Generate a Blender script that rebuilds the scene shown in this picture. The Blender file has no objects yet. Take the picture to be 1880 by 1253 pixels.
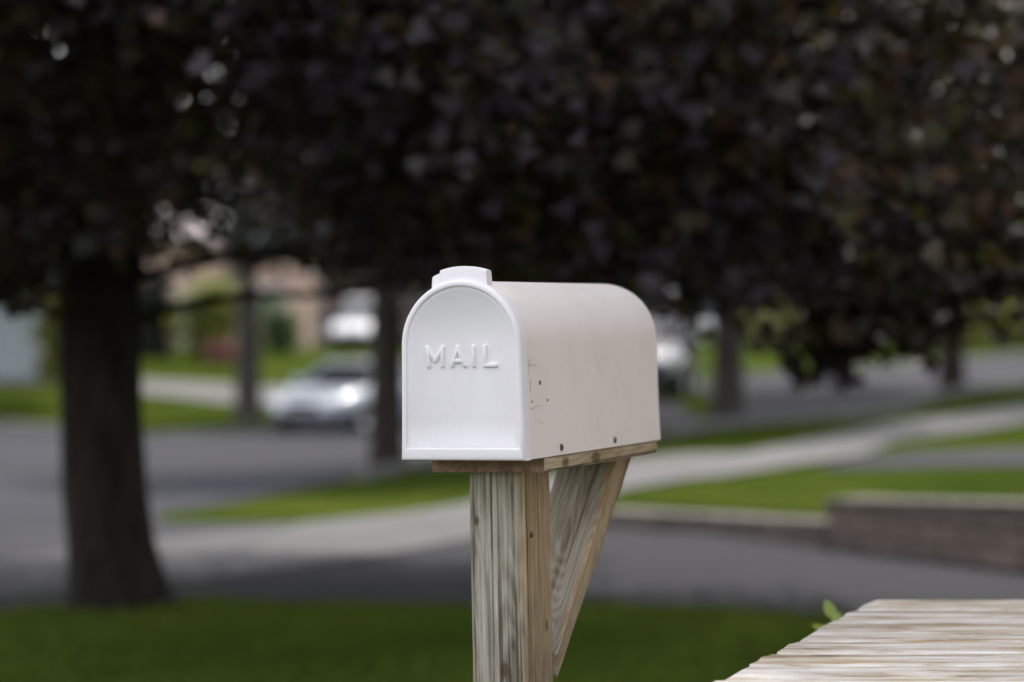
import bpy, bmesh, math, random
import numpy as np
from mathutils import Vector, Matrix, Euler
from mathutils.geometry import delaunay_2d_cdt

# ------------------------------------------------------------------ camera
S = bpy.context.scene
COL = S.collection
CAM_Z = 1.40
FPX = 85 / 36 * 1880                      # focal length in photograph pixels
PITCH = math.atan((626.5 - 560) / FPX)    # looking very slightly down
cd = bpy.data.cameras.new('camera')
cam = bpy.data.objects.new('camera', cd)
COL.objects.link(cam)
cam.location = (0, 0, CAM_Z)
cam.rotation_euler = (math.pi / 2 - PITCH, 0, 0)
cd.sensor_width = 36
cd.lens = 85
cd.clip_start = .05
cd.clip_end = 3000
cd.dof.use_dof = True
cd.dof.focus_distance = 3.68
cd.dof.aperture_fstop = 2.2
cd.dof.aperture_blades = 0
S.camera = cam

# ------------------------------------------------------------------ world and sun
SUN_EL, SUN_AZ = 55, 24                  # azimuth clockwise from +Y
w = bpy.data.worlds.new('World')
S.world = w
w.use_nodes = True
nt = w.node_tree
sky = nt.nodes.new('ShaderNodeTexSky')
sky.sky_type = 'NISHITA'
sky.sun_disc = False
sky.sun_elevation = math.radians(SUN_EL)
sky.sun_rotation = math.radians(SUN_AZ)
sky.air_density = 1.0
sky.dust_density = 2.5
sky.ozone_density = 1.0
bg = nt.nodes['Background']
bg.inputs['Strength'].default_value = .147
# broken bright cloud over the blue
wc = nt.nodes.new('ShaderNodeTexCoord')
wmp = nt.nodes.new('ShaderNodeMapping')
wmp.inputs['Scale'].default_value = (1, 1, 2.4)
wno = nt.nodes.new('ShaderNodeTexNoise')
wno.inputs['Scale'].default_value = 2.2
wno.inputs['Detail'].default_value = 6
wrp = nt.nodes.new('ShaderNodeValToRGB')
wrp.color_ramp.elements[0].position = .36
wrp.color_ramp.elements[1].position = .58
wmx = nt.nodes.new('ShaderNodeMix')
wmx.data_type = 'RGBA'
wmx.inputs[7].default_value = (7.3, 7.05, 7.35, 1)
nt.links.new(wc.outputs['Generated'], wmp.inputs['Vector'])
nt.links.new(wmp.outputs[0], wno.inputs['Vector'])
nt.links.new(wno.outputs['Fac'], wrp.inputs[0])
nt.links.new(wrp.outputs[0], wmx.inputs[0])
nt.links.new(sky.outputs[0], wmx.inputs[6])
nt.links.new(wmx.outputs[2], bg.inputs['Color'])
sd = bpy.data.lights.new('sun', 'SUN')
sun = bpy.data.objects.new('sun', sd)
COL.objects.link(sun)
sd.energy = 2.4
sd.angle = math.radians(1)
sd.color = (1, .95, .87)
sun.rotation_euler = (math.radians(90 - SUN_EL), 0, math.radians(180 - SUN_AZ) + math.pi)
sdir = Vector((math.sin(math.radians(SUN_AZ)) * math.cos(math.radians(SUN_EL)),
               math.cos(math.radians(SUN_AZ)) * math.cos(math.radians(SUN_EL)),
               math.sin(math.radians(SUN_EL))))
sun.rotation_euler = sdir.to_track_quat('Z', 'Y').to_euler()
S.view_settings.view_transform = 'Standard'
S.view_settings.look = 'None'
S.view_settings.exposure = 1.0
S.view_settings.gamma = 1
S.render.engine = 'CYCLES'
S.cycles.max_bounces = 6
S.cycles.transparent_max_bounces = 4

# ------------------------------------------------------------------ helpers
rng = np.random.default_rng(7)
rnd = random.Random(11)


def tag(o, label, cat, group=None):
    o['label'] = label
    o['category'] = cat
    if group:
        o['group'] = group
    return o


def empty(name, loc, rot=(0, 0, 0)):
    o = bpy.data.objects.new(name, None)
    o.empty_display_size = .2
    COL.objects.link(o)
    o.location = loc
    o.rotation_euler = rot
    return o


def link(name, me, mat, parent=None, smooth=False):
    o = bpy.data.objects.new(name, me)
    COL.objects.link(o)
    if mat:
        me.materials.append(mat)
    if smooth:
        me.polygons.foreach_set('use_smooth', np.ones(len(me.polygons), dtype=bool))
    if parent:
        o.parent = parent
    return o


def obj(name, bm, mat, parent=None, smooth=False, fix=True):
    if fix:
        bmesh.ops.recalc_face_normals(bm, faces=bm.faces)
    me = bpy.data.meshes.new(name)
    bm.to_mesh(me)
    bm.free()
    return link(name, me, mat, parent, smooth)


def struct(o):
    o['kind'] = 'structure'
    return o


def box(bm, x0, x1, y0, y1, z0, z1, bev=0, M=None, seg=2):
    r = bmesh.ops.create_cube(bm, size=1)
    vs = r['verts']
    for v in vs:
        v.co = Vector((x0 + (v.co.x + .5) * (x1 - x0), y0 + (v.co.y + .5) * (y1 - y0), z0 + (v.co.z + .5) * (z1 - z0)))
    if M is not None:
        for v in vs:
            v.co = M @ v.co
    if bev:
        es = list({e for v in vs for e in v.link_edges})
        bmesh.ops.bevel(bm, geom=es, offset=bev, segments=seg, affect='EDGES', profile=.6)


def loft(bm, rings, cap0=True, cap1=True, closed=True):
    vr = [[bm.verts.new(p) for p in r] for r in rings]
    n = len(rings[0])
    for a, b in zip(vr, vr[1:]):
        for i in range(n if closed else n - 1):
            j = (i + 1) % n
            bm.faces.new((a[i], a[j], b[j], b[i]))
    if cap0:
        bm.faces.new(vr[0])
    if cap1:
        bm.faces.new(vr[-1][::-1])
    return vr


def tube(bm, pts, radii, seg=8, jitter=0, cap=True):
    pts = [Vector(p) for p in pts]
    rings = []
    up = Vector((0.13, 0.97, .2))
    for i, p in enumerate(pts):
        d = (pts[min(i + 1, len(pts) - 1)] - pts[max(i - 1, 0)]).normalized()
        a = d.cross(up)
        if a.length < .1:
            a = d.cross(Vector((1, 0, 0)))
        a.normalize()
        b = d.cross(a)
        r = radii[i] if hasattr(radii, '__len__') else radii
        ring = []
        for k in range(seg):
            t = 2 * math.pi * k / seg
            rr = r * (1 + (rnd.uniform(-jitter, jitter) if jitter else 0))
            ring.append(p + a * (math.cos(t) * rr) + b * (math.sin(t) * rr))
        rings.append(ring)
    loft(bm, rings, cap, cap)


def disc(bm, c, r, depth, M, seg=16):
    rings = []
    for z in (0, depth):
        rings.append([M @ (Vector(c) + Vector((r * math.cos(2 * math.pi * k / seg), r * math.sin(2 * math.pi * k / seg), z))) for k in range(seg)])
    loft(bm, rings)


# ---- materials
def new_mat(name):
    m = bpy.data.materials.new(name)
    m.use_nodes = True
    N = m.node_tree.nodes
    return m, N, m.node_tree.links, N['Principled BSDF']


def ramp(N, stops):
    r = N.new('ShaderNodeValToRGB')
    e = r.color_ramp.elements
    e[0].position, e[0].color = stops[0][0], (*stops[0][1], 1)
    e[1].position, e[1].color = stops[-1][0], (*stops[-1][1], 1)
    for p, c in stops[1:-1]:
        x = e.new(p)
        x.color = (*c, 1)
    return r


def noise(N, L, vec, scale, detail=4, rough=.55, sc=None):
    if sc is not None:
        mp = N.new('ShaderNodeMapping')
        mp.inputs['Scale'].default_value = sc
        L.new(vec, mp.inputs['Vector'])
        vec = mp.outputs[0]
    n = N.new('ShaderNodeTexNoise')
    n.inputs['Scale'].default_value = scale
    n.inputs['Detail'].default_value = detail
    n.inputs['Roughness'].default_value = rough
    L.new(vec, n.inputs['Vector'])
    return n.outputs['Fac']


def mixc(N, L, fac, a, b, mode='MIX'):
    m = N.new('ShaderNodeMix')
    m.data_type = 'RGBA'
    m.blend_type = mode
    for s, v in ((m.inputs[0], fac), (m.inputs[6], a), (m.inputs[7], b)):
        if isinstance(v, (int, float)):
            s.default_value = v
        elif isinstance(v, tuple):
            s.default_value = (*v, 1)
        else:
            L.new(v, s)
    return m.outputs[2]


def mathn(N, L, op, a, b=None, clamp=False):
    m = N.new('ShaderNodeMath')
    m.operation = op
    m.use_clamp = clamp
    for s, v in zip(m.inputs, (a, b)):
        if v is None:
            continue
        if isinstance(v, (int, float)):
            s.default_value = v
        else:
            L.new(v, s)
    return m.outputs[0]


def bump(N, L, B, h, strength, dist):
    b = N.new('ShaderNodeBump')
    b.inputs['Strength'].default_value = strength
    b.inputs['Distance'].default_value = dist
    L.new(h, b.inputs['Height'])
    L.new(b.outputs[0], B.inputs['Normal'])


def simple(name, col, rough=.6, metal=0, var=.12, scale=6, coord='Object', spec=.5, bumps=0):
    m, N, L, B = new_mat(name)
    tc = N.new('ShaderNodeTexCoord').outputs[coord]
    n = noise(N, L, tc, scale, 5)
    lo = tuple(max(0, c * (1 - var * 1.6)) for c in col)
    hi = tuple(min(1, c * (1 + var)) for c in col)
    r = ramp(N, [(.3, lo), (.7, hi)])
    L.new(n, r.inputs[0])
    L.new(r.outputs[0], B.inputs['Base Color'])
    B.inputs['Roughness'].default_value = rough
    B.inputs['Metallic'].default_value = metal
    B.inputs['Specular IOR Level'].default_value = spec
    if bumps:
        bump(N, L, B, noise(N, L, tc, scale * 12, 4), .5, bumps)
    return m


def ground_mat(name, stops, scales, rough=.9, bdist=.004, bscale=60, spec=.3):
    """large soft patches + medium mottling + fine grit"""
    m, N, L, B = new_mat(name)
    tc = N.new('ShaderNodeTexCoord').outputs['Object']
    a = noise(N, L, tc, scales[0], 4)
    b = noise(N, L, tc, scales[1], 5, .65)
    c = noise(N, L, tc, scales[2], 3, .7)
    f = mathn(N, L, 'ADD', mathn(N, L, 'MULTIPLY', a, .45), mathn(N, L, 'ADD', mathn(N, L, 'MULTIPLY', b, .3), mathn(N, L, 'MULTIPLY', c, .25)))
    r = ramp(N, stops)
    L.new(f, r.inputs[0])
    L.new(r.outputs[0], B.inputs['Base Color'])
    B.inputs['Roughness'].default_value = rough
    B.inputs['Specular IOR Level'].default_value = spec
    bump(N, L, B, noise(N, L, tc, bscale, 4, .7), .6, bdist)
    return m


M = {}
M['lawn'] = ground_mat('lawn_grass', [(.32, (.014, .026, .005)), (.46, (.031, .049, .008)), (.56, (.052, .070, .011)), (.68, (.095, .096, .022))], (.35, 2.2, 30), 1.0, .02, 40, .0)
M['asphalt'] = ground_mat('asphalt', [(.3, (.028, .028, .032)), (.5, (.042, .042, .048)), (.7, (.060, .060, .066))], (.25, 1.5, 90), spec=.08)
M['drive'] = ground_mat('driveway_asphalt', [(.3, (.034, .034, .038)), (.5, (.046, .046, .051)), (.7, (.062, .061, .066))], (.35, 1.8, 90), spec=.08)
M['concrete'] = ground_mat('concrete', [(.3, (.095, .094, .091)), (.5, (.137, .135, .131)), (.7, (.18, .177, .17))], (.5, 3, 70), .85, spec=.1)


M['apron'] = ground_mat('shaded_apron_concrete', [(.3, (.085, .085, .085)), (.5, (.115, .114, .114)), (.7, (.15, .148, .146))], (.5, 3, 70), .9, spec=.1)  # darker than the sidewalk: dirt and tree shade put into the colour


def leaf_mat(name, cols, rough=.42, spec=.5, glow=None):
    m, N, L, B = new_mat(name)
    at = N.new('ShaderNodeAttribute')
    at.attribute_name = 'tone'
    r = ramp(N, [(i / (len(cols) - 1), c) for i, c in enumerate(cols)])
    L.new(at.outputs['Fac'], r.inputs[0])
    L.new(r.outputs[0], B.inputs['Base Color'])
    B.inputs['Roughness'].default_value = rough
    B.inputs['Specular IOR Level'].default_value = spec
    if glow:
        tr = N.new('ShaderNodeBsdfTranslucent')
        gr = ramp(N, [(i / (len(glow) - 1), c) for i, c in enumerate(glow)])
        L.new(at.outputs['Fac'], gr.inputs[0])
        L.new(gr.outputs[0], tr.inputs['Color'])
        ad = N.new('ShaderNodeAddShader')
        L.new(B.outputs[0], ad.inputs[0])
        L.new(tr.outputs[0], ad.inputs[1])
        L.new(ad.outputs[0], N['Material Output'].inputs['Surface'])
    return m


M['maple'] = leaf_mat('purple_maple_leaf', [(.018, .013, .016), (.038, .029, .040), (.070, .057, .080), (.044, .046, .022), (.068, .030, .018), (.064, .070, .022)], .5, .4, [(.012, .004, .004), (.014, .010, .004), (.035, .034, .006), (.05, .02, .008), (.075, .09, .013)])
M['green_leaf'] = leaf_mat('green_leaf', [(.015, .028, .007), (.025, .045, .01), (.04, .07, .014)], .5, .3, [(.03, .06, .005), (.06, .10, .01)])
M['dark_green_leaf'] = leaf_mat('dark_green_leaf', [(.006, .011, .005), (.01, .018, .006), (.018, .03, .01)], .55)
M['yellow_green_leaf'] = leaf_mat('yellow_green_leaf', [(.06, .07, .012), (.10, .115, .015), (.15, .16, .02)], .5, .3, [(.06, .08, .005), (.10, .12, .01)])
M['red_flower'] = leaf_mat('red_flower', [(.04, .06, .02), (.20, .04, .035), (.30, .06, .05)], .5)
M['sprig'] = leaf_mat('weed_leaf', [(.13, .19, .018), (.20, .27, .028), (.27, .33, .045)], .45)
M['blade'] = leaf_mat('grass_blade', [(.05, .085, .010), (.085, .135, .018), (.13, .18, .03)], .7, .1, [(.03, .045, .004), (.05, .07, .006)])


def bark_mat(name, a, b):
    m, N, L, B = new_mat(name)
    tc = N.new('ShaderNodeTexCoord').outputs['Object']
    n = noise(N, L, tc, 1, 6, .65, (22, 22, 3.5))
    r = ramp(N, [(.35, a), (.65, b)])
    L.new(n, r.inputs[0])
    L.new(r.outputs[0], B.inputs['Base Color'])
    B.inputs['Roughness'].default_value = .95
    B.inputs['Specular IOR Level'].default_value = .2
    bump(N, L, B, n, 1, .02)
    return m


M['bark'] = bark_mat('maple_bark', (.017, .013, .011), (.055, .043, .035))
M['grey_bark'] = bark_mat('grey_bark', (.035, .032, .028), (.09, .083, .075))


def wood_mat(name, axis, stops, brown=None, side=None, fine=1.0, seed=0.0, algae=.0, bd=.0016, ring=1.0, knots=(), tan=None, along=1.0):
    """weathered sawn timber: stretched growth rings, fine checks and soft stains along one axis"""
    m, N, L, B = new_mat(name)
    tc = N.new('ShaderNodeTexCoord').outputs['Object']
    mp = N.new('ShaderNodeMapping')
    mp.inputs['Location'].default_value = (seed, seed * .7, seed * 1.3)
    L.new(tc, mp.inputs['Vector'])
    v = mp.outputs[0]

    def sc(a, b):
        s = [a, a, a]
        s[axis] = b
        return tuple(s)
    # warp so the grain wanders and closes into cathedral arches
    wn = N.new('ShaderNodeTexNoise')
    wn.inputs['Scale'].default_value = 1
    wn.inputs['Detail'].default_value = 3
    wm = N.new('ShaderNodeMapping')
    wm.inputs['Scale'].default_value = sc(9, 1.4)
    L.new(v, wm.inputs['Vector'])
    L.new(wm.outputs[0], wn.inputs['Vector'])
    rings = mathn(N, L, 'SINE', mathn(N, L, 'MULTIPLY', wn.outputs['Fac'], 120 * ring))
    rings = mathn(N, L, 'MULTIPLY_ADD', rings, .5)
    N[rings.node.name].inputs[2].default_value = .5
    grain = noise(N, L, v, 1, 5, .8, sc(210 * fine, 1.5 * along))
    fib = noise(N, L, v, 1, 3, .6, sc(700 * fine, 4))
    stain = noise(N, L, v, 1, 5, .68, sc(14, 2.2 * along))
    f = mathn(N, L, 'ADD', mathn(N, L, 'MULTIPLY', grain, .54), mathn(N, L, 'ADD', mathn(N, L, 'MULTIPLY', rings, .05 * ring), mathn(N, L, 'MULTIPLY', stain, .43)))
    r = ramp(N, stops)
    L.new(f, r.inputs[0])
    col = r.outputs[0]
    if brown:
        rb = ramp(N, brown)
        L.new(f, rb.inputs[0])
        sx = N.new('ShaderNodeSeparateXYZ')
        L.new(tc, sx.inputs[0])
        wob = noise(N, L, v, 1, 3, .6, sc(30, 5))
        x = mathn(N, L, 'ADD', sx.outputs[0], mathn(N, L, 'MULTIPLY', mathn(N, L, 'SUBTRACT', wob, .5), .05))
        fac = mathn(N, L, 'MULTIPLY', mathn(N, L, 'SUBTRACT', x, side[0]), 1 / (side[1] - side[0]), True)
        col = mixc(N, L, fac, col, rb.outputs[0])
    if algae:
        g = noise(N, L, v, 1, 4, .6, sc(22, 9))
        gf = mathn(N, L, 'MULTIPLY', mathn(N, L, 'SUBTRACT', g, .5), 5 * algae, True)
        col = mixc(N, L, gf, col, (.20, .19, .055))
    if tan:
        tn = noise(N, L, v, 1, 4, .6, sc(26, 2.2))
        col = mixc(N, L, mathn(N, L, 'MULTIPLY', mathn(N, L, 'SUBTRACT', tn, .52), 5, True), col, tan)
    for kc, kr in knots:
        va = N.new('ShaderNodeVectorMath')
        va.operation = 'SUBTRACT'
        L.new(tc, va.inputs[0])
        va.inputs[1].default_value = kc
        vs_ = N.new('ShaderNodeVectorMath')
        vs_.operation = 'MULTIPLY'
        L.new(va.outputs[0], vs_.inputs[0])
        vs_.inputs[1].default_value = sc(1 / kr, .5 / kr)
        ln = N.new('ShaderNodeVectorMath')
        ln.operation = 'LENGTH'
        L.new(vs_.outputs[0], ln.inputs[0])
        kd = mathn(N, L, 'ADD', ln.outputs['Value'], mathn(N, L, 'MULTIPLY', mathn(N, L, 'SUBTRACT', stain, .5), .8))
        kf = mathn(N, L, 'MULTIPLY', mathn(N, L, 'SUBTRACT', 1.25, kd), 1.6, True)
        col = mixc(N, L, mathn(N, L, 'MULTIPLY', kf, .8), col, (.10, .062, .035))
    chk = mathn(N, L, 'MULTIPLY', mathn(N, L, 'SUBTRACT', .40, noise(N, L, v, 1, 2, .5, sc(150 * fine, 1.0))), 14, True)
    col = mixc(N, L, mathn(N, L, 'MULTIPLY', chk, .75), col, (.045, .036, .026))
    L.new(col, B.inputs['Base Color'])
    B.inputs['Roughness'].default_value = .85
    B.inputs['Specular IOR Level'].default_value = .25
    h = mathn(N, L, 'SUBTRACT', mathn(N, L, 'ADD', grain, mathn(N, L, 'MULTIPLY', fib, .6)), mathn(N, L, 'MULTIPLY', chk, .9))
    bump(N, L, B, h, .9, bd)
    return m


GREY = [(.37, (.065, .053, .035)), (.45, (.22, .195, .145)), (.53, (.39, .36, .295)), (.64, (.57, .55, .485))]
TAN = [(.32, (.13, .085, .045)), (.43, (.31, .225, .125)), (.54, (.44, .34, .21)), (.68, (.56, .46, .31))]
M['post'] = wood_mat('weathered_post_wood', 2, GREY, TAN, (.030, .050), algae=.12, knots=(((.012, .118, -.33), .006), ((.05, .20, -.27), .005), ((-.03, .118, -.10), .004)))
M['brace'] = wood_mat('weathered_brace_wood', 1, [(.34, (.10, .078, .05)), (.44, (.24, .205, .15)), (.54, (.36, .325, .255)), (.68, (.48, .45, .37))], TAN, (.048, .054), seed=3.1, ring=1.6, knots=(((.036, .31, .02), .006),))
M['board'] = wood_mat('weathered_board_wood', 1, [(.34, (.13, .085, .045)), (.43, (.33, .25, .15)), (.53, (.48, .40, .27)), (.66, (.58, .52, .38))], seed=5.7, algae=.4, knots=(((.099, .30, -.012), .010), ((.099, .17, -.012), .008)))
M['end_grain'] = simple('board_end_grain', (.25, .155, .105), .9, var=.28, scale=140, bumps=.001)
M['table'] = wood_mat('bleached_table_wood', 0, [(.36, (.22, .16, .09)), (.43, (.45, .375, .26)), (.49, (.66, .615, .53)), (.58, (.80, .785, .735))], seed=1.4, fine=.30, bd=.006, tan=(.44, .32, .17), along=2.6)


def plastic(name, col, dirt):
    m, N, L, B = new_mat(name)
    tc = N.new('ShaderNodeTexCoord').outputs['Object']
    a = noise(N, L, tc, 9, 5, .6)
    b = noise(N, L, tc, 1, 4, .6, (90, 90, 6))
    c = noise(N, L, tc, 140, 3, .7)
    f = mathn(N, L, 'ADD', mathn(N, L, 'MULTIPLY', a, .65), mathn(N, L, 'ADD', mathn(N, L, 'MULTIPLY', b, .08), mathn(N, L, 'MULTIPLY', c, .27)))
    r = ramp(N, [(.34, dirt), (.52, col), (.7, tuple(min(.9, x * 1.02) for x in col))])
    L.new(f, r.inputs[0])
    spots = mathn(N, L, 'MULTIPLY', mathn(N, L, 'SUBTRACT', .24, noise(N, L, tc, 230, 1, .4)), 16, True)
    col2 = mixc(N, L, mathn(N, L, 'MULTIPLY', spots, .5), r.outputs[0], (.38, .34, .29))
    L.new(col2, B.inputs['Base Color'])
    B.inputs['Roughness'].default_value = .48
    B.inputs['Specular IOR Level'].default_value = .4
    bump(N, L, B, mathn(N, L, 'ADD', noise(N, L, tc, 420, 2, .5), mathn(N, L, 'MULTIPLY', a, 5)), .22, .0006)
    return m


M['door_plastic'] = plastic('white_door_plastic', (.82, .80, .825), (.78, .76, .77))
M['body_plastic'] = plastic('yellowed_bounce_tinted_body_plastic', (.79, .755, .71), (.74, .70, .645))  # slight yellowing plus the warm bounce light on the side, in one colour
M['hole'] = simple('dark_hole', (.05, .038, .028), .9)
M['rust'] = simple('rusty_steel', (.14, .085, .05), .7, .4, .5, 300)
M['steel'] = simple('dull_steel', (.22, .19, .16), .5, .6, .4, 300)
M['ink'] = simple('pen_ink', (.20, .18, .17), .8)

# ------------------------------------------------------------------ terrain
_d = np.arange(-60, 700, .5)


def smooth_table(ds, zs, sig):
    z = np.interp(_d, ds, zs)
    k = np.exp(-.5 * (np.arange(-40, 41) * .5 / sig) ** 2)
    k /= k.sum()
    return np.convolve(np.pad(z, 40, mode='edge'), k, 'valid')


ZL = smooth_table([-60, 0, 11, 27, 48, 54, 64, 84, 95, 130, 300], [0, 0, 0, -.455, -1.14, -.95, -.42, -.10, -.25, -.2, 0], 2.5)
ZR = smooth_table([-60, 0, 20, 31, 39, 60, 80, 130, 300], [0, 0, 0, -.1, 0, .05, .1, .3, .5], 3)


def ground_z(x, y):
    x, y = np.asarray(x, float), np.asarray(y, float)
    u = x / np.maximum(np.abs(y), 3)
    t = np.clip((u + .05) / .14, 0, 1)
    t = t * t * (3 - 2 * t)
    return np.interp(y, _d, ZL) * (1 - t) + np.interp(y, _d, ZR) * t


_c, _s = math.cos(PITCH), math.sin(PITCH)


def ray(px, py):
    a, b = (px - 940) / FPX, (626.5 - py) / FPX
    return np.array([a, _c + b * _s, -_s + b * _c])


def at(px, d, z=None):
    """point straight ahead at distance d on the line of sight of column px, standing on the ground"""
    x = (px - 940) / FPX * d
    return Vector((x, d, float(ground_z(x, d)) if z is None else z))


def ground_hit(px, py):
    r = ray(px, py)
    t = np.geomspace(4, 260, 6000)
    gap = CAM_Z + r[2] * t - ground_z(r[0] * t, r[1] * t)
    i = np.argmax(gap < 0) if (gap < 0).any() else len(t) - 1
    i = max(i, 1)
    g0, g1 = gap[i - 1], gap[i]
    f = g0 / (g0 - g1) if g0 > g1 else 0
    tt = t[i - 1] + f * (t[i] - t[i - 1])
    return (r[0] * tt, r[1] * tt)


def sheet(name, outline, dz, mat, step=.7, zfun=None):
    pts = []
    n = len(outline)
    for i in range(n):
        a, b = np.array(outline[i]), np.array(outline[(i + 1) % n])
        k = max(1, int(np.linalg.norm(b - a) / step))
        pts += [tuple(a + (b - a) * j / k) for j in range(k)]
    P = np.array(pts)
    edges = [(i, (i + 1) % len(pts)) for i in range(len(pts))]
    # jittered interior points
    x0, y0 = P.min(0)
    x1, y1 = P.max(0)
    gx, gy = np.meshgrid(np.arange(x0, x1, step), np.arange(y0, y1, step))
    g = np.stack([gx.ravel(), gy.ravel()], 1) + .013
    inside = np.zeros(len(g), bool)
    for i in range(len(P)):
        a, b = P[i], P[(i + 1) % len(P)]
        c = ((a[1] > g[:, 1]) != (b[1] > g[:, 1]))
        xi = (b[0] - a[0]) * (g[:, 1] - a[1]) / (b[1] - a[1] + 1e-12) + a[0]
        inside ^= c & (g[:, 0] < xi)
    g = g[inside]
    co = [Vector(p) for p in pts] + [Vector(p) for p in g]
    v, e, f, *_ = delaunay_2d_cdt(co, edges, [], 1, 1e-4)
    X = np.array([(p.x, p.y) for p in v])
    Z = (zfun or ground_z)(X[:, 0], X[:, 1]) + dz
    me = bpy.data.meshes.new(name)
    me.from_pydata([(a, b, c) for (a, b), c in zip(X, Z)], [], [list(q) for q in f])
    me.update()
    if me.polygons and me.polygons[0].normal.z < 0:
        me.flip_normals()
    return struct(link(name, me, mat, None, True))


def px_sheet(name, px, dz, mat, step=.7):
    return sheet(name, [ground_hit(*p) for p in px], dz, mat, step)


# lawn terrain out to the horizon
xs = np.unique(np.concatenate([np.arange(-30, 30.1, .5), np.arange(-120, -30, 6), np.arange(36, 121, 6), [-1200, -600, -300, 300, 600, 1200]]))
ys = np.unique(np.concatenate([np.arange(-12, 70, .5), np.arange(70, 140, 2), np.arange(140, 300, 20), [-600, -200, -80, -40, -20, 400, 700, 1500]]))
gx, gy = np.meshgrid(xs, ys)
gz = ground_z(gx, np.clip(gy, -50, 600))
nx, ny = len(xs), len(ys)
idx = np.arange(nx * ny).reshape(ny, nx)
quads = np.stack([idx[:-1, :-1], idx[:-1, 1:], idx[1:, 1:], idx[1:, :-1]], -1).reshape(-1, 4)
me = bpy.data.meshes.new('lawn')
me.from_pydata(np.stack([gx.ravel(), gy.ravel(), gz.ravel()], 1).tolist(), [], quads.tolist())
struct(link('lawn', me, M['lawn'], None, True))

ROAD_NEAR = [(-2600, 1330), (-1200, 1175), (-400, 1060), (0, 1000), (120, 975), (290, 945), (430, 925), (600, 890), (740, 862), (960, 832), (1221, 799), (1362, 779), (1524, 767), (1625, 754), (1726, 726), (1880, 706), (2100, 682)]
ROAD_FAR = [(2100, 640), (1880, 653), (1524, 686), (1370, 694), (1210, 708), (960, 733), (740, 757), (500, 790), (280, 805), (120, 790), (0, 782), (-400, 760), (-1200, 735), (-2600, 728)]
px_sheet('street', ROAD_NEAR + ROAD_FAR, .010, M['asphalt'], 1.0)
DRIVE_LOW = [(3400, 1200), (2300, 1142), (1880, 1136), (1510, 1132), (1200, 1126), (860, 1120), (560, 1112), (300, 1112), (0, 1138), (-400, 1180), (-1200, 1330)]
px_sheet('driveway', [(-1200, 1180), (-400, 1065), (0, 999), (290, 946), (300, 962), (520, 965), (860, 975), (1100, 958), (1300, 980), (1520, 1008), (1880, 1050), (2300, 1110), (3400, 1190)] + DRIVE_LOW, .014, M['drive'], .5)
px_sheet('sidewalk', [(2200, 715), (1880, 746), (1625, 779), (1484, 811), (1362, 835), (1160, 845), (960, 892), (857, 928), (622, 958), (545, 966), (470, 1010),
                      (405, 1064), (479, 1056), (622, 1034), (857, 996), (960, 962), (1160, 900), (1342, 876), (1585, 839), (1640, 815), (1880, 779), (2200, 745)], .022, M['concrete'], .5)
px_sheet('shaded_driveway_apron', [(540, 964), (479, 972), (290, 994), (0, 1030), (-400, 1100), (-400, 1165), (0, 1102), (311, 1074), (404, 1066), (469, 1012)], .018, M['apron'], .5)  # sidewalk carried on in a tone with the shade painted in
px_sheet('footpath', [(1560, 846), (1700, 832), (1880, 825), (2300, 820), (2300, 855), (1880, 857), (1700, 860), (1500, 866)], .016, M['asphalt'], .6)
px_sheet('far_sidewalk', [(-300, 690), (0, 694), (250, 697), (440, 708), (640, 716), (640, 746), (440, 744), (250, 722), (100, 708), (-300, 704)], .02, M['concrete'], 1.0)


def kerb(name, line, h, wid, sgn):
    P = [Vector(ground_hit(*p)) for p in line]
    bm = bmesh.new()
    rings = []
    dense = []
    for a, b in zip(P, P[1:]):
        k = max(1, int((b - a).length / 1.0))
        dense += [a + (b - a) * j / k for j in range(k)]
    dense.append(P[-1])
    for i, p in enumerate(dense):
        d = (dense[min(i + 1, len(dense) - 1)] - dense[max(i - 1, 0)]).normalized()
        n = Vector((-d.y, d.x)) * sgn
        z = float(ground_z(p.x, p.y))
        q = p + n * wid
        rings.append([Vector((p.x, p.y, z - .1)), Vector((p.x, p.y, z + h - .02)), Vector((p.x + n.x * .02, p.y + n.y * .02, z + h)), Vector((q.x, q.y, z + h)), Vector((q.x, q.y, z - .1))])
    loft(bm, rings)
    return struct(obj(name, bm, M['concrete']))


kerb('kerb', [(640, 882), (740, 862), (960, 832), (1221, 799), (1362, 779), (1524, 767), (1625, 754), (1726, 726), (1880, 706), (2100, 682)], .10, .16, -1)
kerb('far_kerb', [(-400, 760), (0, 782), (120, 790), (280, 805), (500, 790), (740, 757), (960, 733), (1210, 708), (1370, 694), (1524, 686), (1880, 653)], .08, .16, 1)

# ---- retaining wall and the lawn it holds up
W0, W1 = Vector((.56, 15.6)), Vector((4.7, 9.915))
wd = (W1 - W0).normalized()
wn_ = Vector((wd.y, -wd.x))
if wn_.y < 0:
    wn_ = -wn_
WL = (W1 - W0).length
BRK = 2.12          # where the wall steps up


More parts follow.
